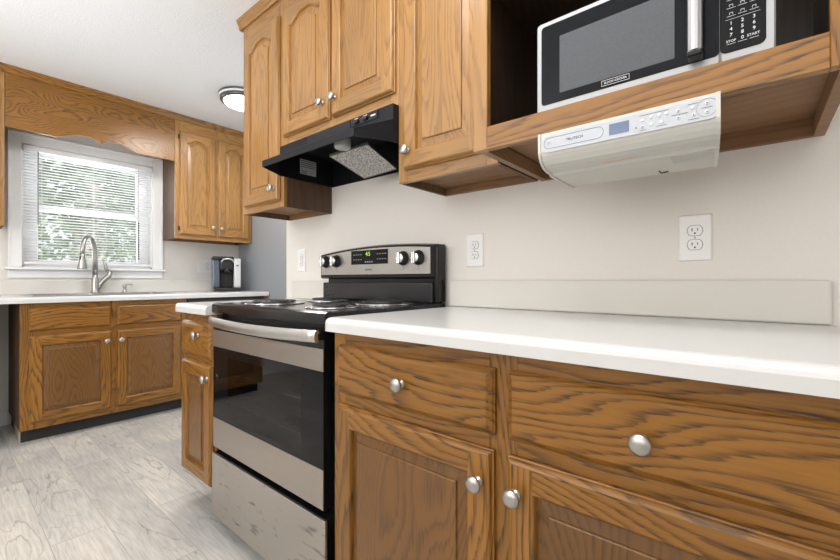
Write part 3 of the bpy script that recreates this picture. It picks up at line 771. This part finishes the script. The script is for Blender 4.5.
for k in range(6): mb.box(bx0 + th + 0.0006, bx0 + th + 0.001, -0.2 , -0.118 if k < 4 else -0.165, 1.607 - k * 0.0095 - (0.012 if k > 3 else 0), 1.610 - k * 0.0095 - (0.012 if k > 3 else 0))
mb.build('sticker_text', hd)
fq = [Vector(p) for p in ((2.744, -0.335, 1.517), (2.969, -0.335, 1.517), (2.931, -0.14, 1.474), (2.714, -0.12, 1.474))]
ctr = sum(fq, Vector()) / 4
mb = MB('filter'); q2 = [ctr + (p - ctr) * 0.965 for p in fq]
mb.rings([[p + Vector((0, 0, 0.001)) for p in q2], [p + Vector((0, 0, 0.008)) for p in q2]], 0, True, True); fl = mb.build('filter', hd)
mb = MB('steel_light')
for i in range(4):
    a, b, c, d = fq[i], fq[(i + 1) % 4], q2[(i + 1) % 4], q2[i]
    mb.rings([[a, b, c, d], [p + Vector((0, 0, 0.009)) for p in (a, b, c, d)]], 0, True, True)
mb.build('filter_frame', fl)
mb = MB('lens'); mb.lathe([(0.004, 0.0), (0.020, 0.001), (0.029, 0.006), (0.031, 0.014), (0.031, 0.05), (0.002, 0.052)], (2.872, -0.372, 1.508), 'z', 24); mb.build('lamp_lens', hd)

# ------------------------------------------------------------------ microwave
mw = thing('microwave', 'black microwave oven with stainless frame sitting in open cabinet', 'microwave', (0, 0, 0))
fx0, fx1, fz0, fz1, fy = 3.647, 4.088, 1.4235, 1.645, -0.400
MB('black_matte').box(fx0 + 0.004, fx1 - 0.004, fy + 0.021, -0.06, 1.428, 1.642, bev=0.004).build('body', mw)
def plate(m, x0, x1, z0, z1, r, ya, yb, mi=0, e=0.0025):
    m.rings([[(a, ya, b) for a, b in rrect(x0, x1, z0, z1, r)], [(a, yb + e, b) for a, b in rrect(x0, x1, z0, z1, r)],
             [(a, yb, b) for a, b in rrect(x0 + e, x1 - e, z0 + e, z1 - e, max(r - e, 0.001))]], mi, True, True)
xs = 4.0085
mb = MB('mw_frame'); plate(mb, fx0, xs, fz0, fz1, 0.010, fy + 0.020, fy); md = mb.build('door', mw)
mb = MB('mw_glass'); plate(mb, fx0 + 0.012, xs - 0.001, fz0 + 0.020, fz1 - 0.011, 0.008, fy, fy - 0.0015, e=0.001); gl = mb.build('door_glass', md)
mb = MB('mw_mesh'); plate(mb, 3.704, 3.936, 1.463, 1.598, 0.002, fy - 0.0015, fy - 0.0019, e=0.0002); mb.build('window_screen', md)
mb = MB('handle_v', 'black')
hz0, hz1 = 1.455, 1.625
prof = [(-0.0125, 0.0), (-0.0105, -0.0055), (-0.005, -0.009), (0.0, -0.010), (0.005, -0.009), (0.0105, -0.0055), (0.0125, 0.0)]
mb.rings([[(3.972 + a, fy - 0.024 + b, z) for a, b in prof] for z in (hz0, hz1)], 0, True, True, smooth=False)
hb = mb.build('handle', mw)
for a, b in ((1.443, 1.4549), (1.6251, 1.637)): MB('black').box(3.9595, 3.9845, fy - 0.033, fy - 0.0016, a, b, bev=0.003).build('handle_mount', hb)
mb = MB('mw_frame'); plate(mb, xs + 0.0006, fx1, fz0, fz1, 0.010, fy + 0.020, fy); cp = mb.build('control_panel', mw)
mb = MB('black_glass'); plate(mb, xs + 0.0008, fx1 - 0.013, fz0 + 0.020, fz1 - 0.011, 0.010, fy, fy - 0.0015, e=0.001); mb.build('keypad', cp)
mb = MB('ink_white')
yk = fy - 0.0018
kx = [4.0255, 4.042, 4.0585]
for r_, row in enumerate(('123', '456', '789')):
    for c_, ch in enumerate(row): text_bm(mb, ch, 0.0088, (kx[c_], yk, 1.4965 - r_ * 0.0108), FACE)
text_bm(mb, '0', 0.0088, (kx[1], yk, 1.4645), FACE)
text_bm(mb, 'STOP', 0.0062, (kx[0], yk, 1.4635), FACE); text_bm(mb, 'START', 0.0062, (kx[2] - 0.001, yk, 1.4645), FACE)
for x in kx: mb.box(x - 0.0065, x + 0.0065, yk - 0.0002, yk, 1.4582, 1.4588)
mb.box(4.017, 4.067, yk - 0.0002, yk, 1.5040, 1.5044)
for r_ in range(3):
    for x in kx:
        z = 1.5125 + r_ * 0.015
        mb.box(x - 0.0025, x + 0.0025, yk - 0.0002, yk, z + 0.0035, z + 0.0042); mb.box(x - 0.0028, x - 0.0022, yk - 0.0002, yk, z, z + 0.004); mb.box(x + 0.0022, x + 0.0028, yk - 0.0002, yk, z, z + 0.004); mb.box(x - 0.0065, x + 0.0065, yk - 0.0002, yk, z - 0.0028, z - 0.0022)
mb.build('keypad_lettering', cp)
mb = MB('ink_white')
lx, lz = 3.826, 1.4545
text_bm(mb, 'BLACK+DECKER', 0.0062, (lx, fy - 0.0018, lz), FACE)
for a, b, c, d in ((lx - 0.028, lx + 0.028, lz + 0.0052, lz + 0.0060), (lx - 0.028, lx + 0.028, lz - 0.0060, lz - 0.0052), (lx - 0.028, lx - 0.0273, lz - 0.006, lz + 0.006), (lx + 0.0273, lx + 0.028, lz - 0.006, lz + 0.006)):
    mb.box(a, b, fy - 0.0019, fy - 0.0016, c, d)
mb.build('brand_lettering', md)

# ------------------------------------------------------------------ under cabinet radio
rd = thing('under_cabinet_radio', 'silver under cabinet radio and disc player mounted below the microwave shelf', 'radio', (0, 0, 0))
rx0, rx1 = 3.668, 4.012
prof = [(-0.440, 1.3605), (-0.4385, 1.318), (-0.436, 1.309), (-0.430, 1.300), (-0.420, 1.2915), (-0.406, 1.286), (-0.39, 1.2835), (-0.375, 1.2835), (-0.368, 1.2785), (-0.212, 1.2785), (-0.205, 1.284), (-0.205, 1.404), (-0.4015, 1.404), (-0.4015, 1.3605)]
mb = MB('radio'); mb.prism(prof, 'x', rx0 + 0.006, rx1 - 0.007); mb.build('housing', rd)
def grow(p, g): return [(max(min(y - g if y < -0.3 else y + g, -0.2), -0.444), z - g if z < 1.34 else z) for y, z in p]
for a, b in ((rx0, rx0 + 0.006), (rx1 - 0.007, rx1)):
    mb = MB('radio'); mb.prism(grow(prof, 0.0025), 'x', a, b); mb.build('end_cap', rd)
tilt = Matrix.Rotation(R(90 - 2.0), 3, 'X')
yr = -0.4402
mb = MB('radio_face'); plate(mb, rx0 + 0.010, rx1 - 0.003, 1.3145, 1.3555, 0.012, yr + 0.004, yr - 0.0008, e=0.0006); pn = mb.build('front_panel', rd)
yq = yr - 0.0009
mb = MB('ink')   # outlined disc slot
p0 = rrect(rx0 + 0.014, rx0 + 0.145, 1.3225, 1.3475, 0.0124, 8); p1 = rrect(rx0 + 0.0147, rx0 + 0.1443, 1.3232, 1.3468, 0.0117, 8)
mb.rings([[(a, yq, b) for a, b in p0], [(a, yq - 0.0003, b) for a, b in p0], [(a, yq - 0.0003, b) for a, b in p1], [(a, yq, b) for a, b in p1]])
mb.build('disc_slot_outline', pn)
mb = MB('ink'); text_bm(mb, 'TRUTECH', 0.0085, (rx0 + 0.084, yq - 0.0001, 1.335), FACE); mb.build('brand_lettering', pn)
mb = MB('ink_grey')
for k in range(3): mb.box(rx0 + 0.022, rx0 + 0.030, yq - 0.0003, yq, 1.331 + k * 0.003, 1.3318 + k * 0.003)
mb.build('disc_mark', pn)
mb = MB('lcd'); mb.box(rx0 + 0.156, rx0 + 0.194, yq - 0.0006, yq + 0.0003, 1.3235, 1.3465); mb.build('display', pn)['label'] = 'blue grey display'
bpos = [(0.196, 1.3395), (0.213, 1.3425), (0.228, 1.3425), (0.241, 1.3425), (0.196, 1.3265), (0.213, 1.328), (0.232, 1.3285), (0.262, 1.342), (0.262, 1.3285), (0.288, 1.328), (0.286, 1.342), (0.310, 1.345), (0.310, 1.3285)]
fx_ = lambda d: 0.207 + (d - 0.184) * 0.117 / 0.126
for i, (dx, z) in enumerate(bpos):
    m_ = MB('plastic'); m_.lathe([(0.0031, 0), (0.0029, 0.0012), (0.002, 0.0018), (0.0005, 0.0019)], (rx0 + fx_(dx), yq, z), '-y', 12); m_.build('button', pn)
mb = MB('ink')
for dx, z in ((0.262, 1.342), (0.262, 1.3285), (0.288, 1.328), (0.310, 1.345), (0.310, 1.3285), (0.196, 1.3265), (0.184, 1.3265)): mb.box(rx0 + fx_(dx) - 0.0012, rx0 + fx_(dx) + 0.0012, yq - 0.0024, yq - 0.0019, z - 0.0012, z + 0.0012)
for a, b, z in ((0.19, 0.245, 1.3492), (0.19, 0.204, 1.3195), (0.222, 0.242, 1.3215), (0.25, 0.278, 1.3352), (0.279, 0.297, 1.3205), (0.278, 0.296, 1.3492), (0.301, 0.319, 1.3368)): mb.box(rx0 + fx_(a), rx0 + fx_(b), yq - 0.0003, yq, z - 0.0004, z + 0.0004)
mb.build('panel_marking', pn)
mb = MB('lcd'); c0 = [(rx0 + 0.324 + 0.0165 * math.cos(2 * math.pi * k / 32), 1.3368 + 0.0165 * math.sin(2 * math.pi * k / 32)) for k in range(32)]
c1 = [(rx0 + 0.324 + 0.0160 * math.cos(2 * math.pi * k / 32), 1.3368 + 0.0160 * math.sin(2 * math.pi * k / 32)) for k in range(32)]
mb.rings([[(a, yq, b) for a, b in c0], [(a, yq - 0.0003, b) for a, b in c0], [(a, yq - 0.0003, b) for a, b in c1], [(a, yq, b) for a, b in c1]]); mb.build('button_ring', pn)
mb = MB('ink_orange'); mb.box(rx0 + 0.128, rx0 + 0.19, -0.388, -0.383, 1.2830, 1.2836); mb.build('orange_print', rd)
mb = MB('radio')
for k in range(16): mb.box(rx1 - 0.085 + k * 0.0048, rx1 - 0.0828 + k * 0.0048, -0.355, -0.30, 1.2765, 1.2786)
mb.build('speaker_grille', rd)
mb = MB('slot'); mb.tube([(rx1 - 0.12, -0.25, 1.2785), (rx1 - 0.117, -0.25, 1.273), (rx1 - 0.10, -0.25, 1.2735)], 0.0018, 6); mb.build('antenna_wire', rd)

for o_ in rd.children:                              # the case narrows slightly towards the wall at its right end
    for v_ in o_.data.vertices:
        if v_.co.x > 3.80: v_.co.x -= 0.019 * min(1.0, max(0.0, (v_.co.y + 0.436) / 0.23)) * (v_.co.x - 3.80) / 0.21
# ------------------------------------------------------------------ base cabinets and counters on the range wall
base_cab('narrow oak base cabinet with one drawer at left of the stove', 1.992, 2.338, 0.145,
         [(1.992, 2.030), (2.298, 2.338)], [(0.145, 0.18), (0.655, 0.695), (0.828, 0.8755)],
         [(2.010, 2.320, 0.686, 0.836, (2.208, 0.781))], [(2.010, 2.320, 0.152, 0.658, (2.299, 0.606))], (0, 0, 0), 0, -0.44)
base_cab('wide oak base cabinet in front with two drawers over two doors', 3.114, 4.20, 0.088,
         [(3.114, 3.165), (3.63, 3.695), (4.15, 4.20)], [(0.088, 0.14), (0.655, 0.712), (0.825, 0.8755)],
         [(3.146, 3.647, 0.700, 0.837, (3.400, 0.767)), (3.678, 4.178, 0.700, 0.837, (3.924, 0.762))],
         [(3.146, 3.645, 0.125, 0.668, (3.618, 0.600)), (3.678, 4.178, 0.125, 0.668, (3.703, 0.600))], (0, 0, 0), 0, -0.53)
ct = thing('countertop', 'short white countertop at left of the stove', 'countertop', (0, 0, 0), 0, 'kitchen countertops')
mb = MB('counter'); counter_front(mb, 1.980, 2.3415, -0.001, -0.646, r0=0.045); mb.build('worktop', ct)
mb = MB('splash'); mb.box(1.980, 2.3415, -0.021, -0.001, 0.9145, 1.02, bev=0.004); mb.build('backsplash', ct)
ct = thing('countertop', 'long white countertop in front at right of the stove', 'countertop', (0, 0, 0), 0, 'kitchen countertops')
mb = MB('counter'); counter_front(mb, 3.110, 4.215, -0.001, -0.646, r0=0.03, r1=0.03); mb.build('worktop', ct)
mb = MB('splash'); mb.box(3.110, 4.197, -0.021, -0.001, 0.9145, 1.02, bev=0.006, seg=3); mb.build('backsplash', ct)

# ------------------------------------------------------------------ stove
rg = thing('range', 'stainless and black electric coil range between the two counters', 'stove', (0, 0, 0))
gx0, gx1 = 2.3430, 3.0955
mb = MB('black', 'dark_in')
mb.box(gx0, gx0 + 0.03, -0.578, -0.03, 0.03, 0.884); mb.box(gx1 - 0.03, gx1, -0.578, -0.03, 0.03, 0.884)
mb.box(gx0 + 0.03, gx1 - 0.03, -0.06, -0.03, 0.03, 0.884); mb.box(gx0 + 0.03, gx1 - 0.03, -0.574, -0.06, 0.34, 0.37)
mb.box(gx0 + 0.03, gx1 - 0.03, -0.574, -0.06, 0.83, 0.884); mb.box(gx0 + 0.03, gx1 - 0.03, -0.574, -0.06, 0.03, 0.06)
for x in (gx0 + 0.05, gx1 - 0.05):
    for y in (-0.54, -0.08): mb.box(x - 0.015, x + 0.015, y - 0.015, y + 0.015, 0.001, 0.03)
mb.build('body', rg)
for z in (0.50, 0.62):
    m_ = MB('chrome')
    for k in range(22): m_.tube([(gx0 + 0.05 + k * 0.0314, -0.56, z), (gx0 + 0.05 + k * 0.0314, -0.09, z)], 0.0018, 5)
    m_.tube([(gx0 + 0.035, -0.56, z), (gx1 - 0.035, -0.56, z)], 0.003, 6); m_.tube([(gx0 + 0.035, -0.09, z), (gx1 - 0.035, -0.09, z)], 0.003, 6)
    m_.build('oven_rack', rg)
mb = MB('black')
cyf = -0.622
prof = [(cyf + 0.004, 0.886), (cyf, 0.890), (cyf, 0.914), (cyf + 0.003, 0.921), (cyf + 0.010, 0.9255), (cyf + 0.022, 0.9265), (cyf + 0.03, 0.9235), (-0.11, 0.9235), (-0.10, 0.926), (-0.03, 0.926), (-0.03, 0.886)]
mb.prism(prof, 'x', gx0, gx1); ck = mb.build('cooktop', rg)
for (bx, by, br, dr) in ((2.545, -0.455, 0.093, 0.118), (2.915, -0.455, 0.070, 0.094), (2.545, -0.195, 0.070, 0.094), (2.915, -0.195, 0.093, 0.118)):
    m_ = MB('coil')
    turns = 4 if br > 0.08 else 3
    pth = []
    for k in range(turns * 28 + 1):
        a = 2 * math.pi * k / 28; r_ = 0.02 + (br - 0.02) * k / (turns * 28)
        pth.append((bx + r_ * math.cos(a), by + r_ * math.sin(a), 0.9335))
    m_.tube(pth, 0.0042, 8)
    m_.tube([pth[-1], (pth[-1][0] + 0.02, pth[-1][1], 0.925)], 0.004, 8)
    for k in range(3):
        a = R(90 + 120 * k); m_.tube([(bx, by, 0.9275), (bx + br * math.cos(a), by + br * math.sin(a), 0.9275)], 0.0018, 6)
    bo = m_.build('burner', rg)
    m_ = MB('chrome'); m_.lathe([(dr - 0.002, 0.9236), (dr, 0.9262), (dr - 0.004, 0.9285), (dr - 0.012, 0.9270), (dr - 0.020, 0.9250), (0.03, 0.9242), (0.002, 0.9242)], (bx, by, 0), 'z', 40); m_.build('drip_bowl', bo)
# backguard and console
mb = MB('guard'); mb.box(gx0 + 0.012, gx1 - 0.03, -0.078, -0.03, 0.926, 1.008, bev=0.006); mb.build('backguard', rg)
def ctop(x, base=1.152, rise=0.026):
    u = (x - gx0) / (gx1 - gx0); return base + rise * (1 - (2 * u - 1.15) ** 2 / 1.32) 
cx0, cx1 = gx0 - 0.004, gx1 - 0.012
n = 24
def cons_pts(y, a, b, lowz, dz): return [(b, y, lowz), (a, y, lowz)] + [(a + (b - a) * k / n, y, ctop(a + (b - a) * k / n) + dz) for k in range(n + 1)]
mb = MB('black')
mb.rings([cons_pts(-0.012, cx0, cx1, 1.026, 0.0), cons_pts(-0.066, cx0, cx1, 1.026, 0.0), cons_pts(-0.080, cx0 + 0.004, cx1 - 0.004, 1.032, -0.006)], 0, True, True)
mb.box(gx1 - 0.028, gx1 - 0.006, -0.07, -0.012, 0.926, 1.16, bev=0.008); mb.box(gx0 + 0.03, gx1 - 0.04, -0.055, -0.03, 1.0, 1.03)
cs = mb.build('console', rg)
mb = MB('console_steel')
mb.rings([cons_pts(-0.0795, cx0 + 0.012, cx1 - 0.022, 1.046, -0.014), cons_pts(-0.0825, cx0 + 0.012, cx1 - 0.022, 1.046, -0.014)], 0, True, True); mb.build('control_face', cs)
yc = -0.0827
mb = MB('black_glass'); mb.box(2.583, 2.826, yc - 0.002, yc, 1.092, 1.157, bev=0.001); mb.build('display', cs)
mb = MB('green_led'); text_bm(mb, '4:5', 0.026, (2.700, yc - 0.0023, 1.139), FACE); mb.build('clock_digits', cs)
for x0_ in (2.600, 2.758):
    mb = MB('ink_grey')
    for i in range(4):
        for z in (1.113, 1.136): mb.box(x0_ + i * 0.016, x0_ + 0.010 + i * 0.016, yc - 0.0024, yc - 0.002, z, z + 0.003)
    mb.build('key_lettering', cs)
mb = MB('ink_grey')
for i in range(4): mb.box(2.68 + i * 0.014, 2.689 + i * 0.014, yc - 0.0024, yc - 0.002, 1.100, 1.106)
mb.build('key_lettering', cs)
mb = MB('ink'); text_bm(mb, 'AMANA', 0.013, (2.700, yc - 0.0001, 1.067), FACE)
mb.build('brand_lettering', cs)
for x in (2.388, 2.472, 2.916, 3.000):
    mb = MB('ink'); mb.box(x - 0.002, x + 0.002, yc - 0.0004, yc, 1.072, 1.077); mb.box(x - 0.006, x + 0.006, yc - 0.0004, yc, 1.064, 1.0655); mb.build('dial_marking', cs)
for x in (2.388, 2.472, 2.916, 3.000):
    m_ = MB('black_matte', 'chrome')
    m_.lathe([(0.031, 0), (0.031, 0.004), (0.026, 0.008), (0.0255, 0.022), (0.022, 0.026), (0.002, 0.0265)], (x, yc, 1.112), '-y', 28)
    kn = m_.build('control_knob', cs)
    m_ = MB('chrome'); m_.lathe([(0.0215, 0.0262), (0.021, 0.028), (0.018, 0.0295), (0.002, 0.030)], (x, yc, 1.112), '-y', 24); m_.build('knob_cap', kn)
    m_ = MB('chrome'); m_.box(x - 0.0065, x + 0.0065, yc - 0.038, yc - 0.0285, 1.112 - 0.025, 1.112 + 0.025, bev=0.003); m_.build('knob_grip', kn)
# oven door
mb = MB('black')
dx0, dx1, dyb, dyf = gx0 + 0.001, gx1 - 0.015, -0.5795, -0.612
wx0, wx1, wz0, wz1 = 2.47, 2.965, 0.478, 0.715
mb.box(dx0, dx1, dyf, dyb, 0.335, wz0); mb.box(dx0, dx1, dyf, dyb, wz1, 0.866)
mb.box(dx0, wx0, dyf, dyb, wz0, wz1); mb.box(wx1, dx1, dyf, dyb, wz0, wz1)
od = mb.build('oven_door', rg)
mb = MB('black_glass', 'oven_glass')
y0 = dyf - 0.003
for a, b, c, d in ((dx0, dx1, 0.457, wz0), (dx0, dx1, wz1, 0.748), (dx0, wx0, wz0, wz1), (wx1, dx1, wz0, wz1)): mb.box(a, b, y0, dyf - 0.0002, c, d)
mb.face([(wx0, y0, wz0), (wx1, y0, wz0), (wx1, y0, wz1), (wx0, y0, wz1)], 1)
mb.build('door_glass', od)
mb = MB('steel'); mb.box(dx0, dx1, dyf - 0.005, dyf - 0.0002, 0.748, 0.815, bev=0.0015); mb.build('top_trim', od)
mb = MB('steel'); mb.box(dx0, dx1, dyf - 0.005, dyf - 0.0002, 0.338, 0.457, bev=0.0015); mb.build('bottom_trim', od)
hp = []
for k in range(21):
    u = k / 20; x = dx0 + 0.020 + (dx1 - dx0 - 0.022) * u; b = 1 - (2 * u - 1) ** 2
    hp.append((x, -0.636 - 0.020 * b, 0.855 - 0.006 * b))
mb = MB('handle_bar')
loops = []
for x, y, z in hp: loops.append([(x, y + 0.0095 * math.cos(2 * math.pi * k / 14), z + 0.0188 * math.sin(2 * math.pi * k / 14)) for k in range(14)])
mb.rings(loops, 0, True, True, smooth=True); hl = mb.build('handle', od)
for i in (0, 20):
    x, y, z = hp[i]; s_ = 0.018 if i == 0 else -0.018
    MB('black').box(min(x, x + s_), max(x, x + s_), y, dyf, z - 0.013, z + 0.010, bev=0.003).build('handle_mount', hl)
mb = MB('steel_smudged', 'black'); mb.box(gx0 + 0.001, gx1 + 0.001, -0.622, -0.612, 0.058, 0.314, bev=0.002)
dr_ = mb.build('storage_drawer', rg)
MB('black').box(gx0 + 0.004, gx1 - 0.003, -0.6119, -0.5785, 0.058, 0.314).build('drawer_box', dr_)

# ------------------------------------------------------------------ outlets
def outlet(label, loc, rz, gangs=1, switch=False):
    o = thing('wall_outlet', label, 'outlet', loc, rz, 'wall outlets')
    w = 0.077 if gangs == 1 else 0.122
    m_ = MB('plastic'); plate(m_, -w / 2, w / 2, -0.064, 0.064, 0.004, -0.0005, -0.006, e=0.003); m_.build('cover_plate', o)
    xs_ = [0] if gangs == 1 else [-0.029, 0.029]
    for i, x in enumerate(xs_):
        if gangs == 2 and i == 0:
            s = MB('plastic'); s.box(x - 0.005, x + 0.005, -0.013, -0.006, -0.010, 0.012, bev=0.002); s.build('switch_toggle', o); continue
        for z in (-0.0195, 0.0195):
            r_ = MB('plastic')
            ring = [(x + 0.0172 * math.cos(2 * math.pi * k / 32), z + max(-0.0138, min(0.0138, 0.0172 * math.sin(2 * math.pi * k / 32)))) for k in range(32)]
            ring2 = [(x + (a - x) * 1.07, z + (b - z) * 1.07) for a, b in ring]
            r_.rings([[(a, -0.006, b) for a, b in ring], [(a, -0.0078, b) for a, b in ring]], 0, True, True); rc = r_.build('socket', o)
            g_ = MB('slot')
            g_.rings([[(a, -0.0059, b) for a, b in ring2], [(a, -0.0063, b) for a, b in ring2]], 0, True, True)
            g_.box(x - 0.0075, x - 0.0053, -0.0081, -0.0077, z - 0.002, z + 0.0065); g_.box(x + 0.0053, x + 0.0071, -0.0081, -0.0077, z - 0.001, z + 0.0062)
            g_.lathe([(0.0025, 0.0077), (0.0025, 0.0081)], (x, 0, z - 0.0075), '-y', 12)
            g_.build('socket_slots', rc)
    sc = MB('nickel'); sc.lathe([(0.0028, 0.006), (0.0024, 0.0072), (0.0005, 0.0073)], (0, 0, 0), '-y', 10); sc.build('screw', o)
outlet('white wall outlet above the long counter, nearest one at right', (3.932, 0, 1.137), 0)
outlet('white wall outlet just right of the stove control console', (3.221, 0, 1.136), 0)
outlet('white wall outlet left of the stove above the short counter', (2.055, 0, 1.133), 0)
outlet('wide white switch and outlet plate behind the coffee maker', (0, 0.298, 1.153), W, 2)

# ------------------------------------------------------------------ ceiling light
cl = thing('ceiling_light', 'round white flush ceiling light with grey ring by the upper cabinets', 'ceiling light', (1.06, 0.15, CEIL))
MB('lamp_trim').lathe([(0.155, -0.0005), (0.172, -0.004), (0.172, -0.012), (0.160, -0.014)], (0, 0, 0), 'z', 48).build('mount_ring', cl)
MB('white').lathe([(0.160, -0.0141), (0.170, -0.016), (0.171, -0.024), (0.166, -0.028), (0.150, -0.028)], (0, 0, 0), 'z', 48).build('body', cl)
MB('lamp_trim').lathe([(0.155, -0.0281), (0.164, -0.030), (0.160, -0.048), (0.138, -0.052)], (0, 0, 0), 'z', 48).build('lower_ring', cl)
MB('lamp').lathe([(0.137, -0.040), (0.137, -0.053), (0.126, -0.066), (0.10, -0.077), (0.055, -0.084), (0.002, -0.086)], (0, 0, 0), 'z', 48).build('diffuser', cl)
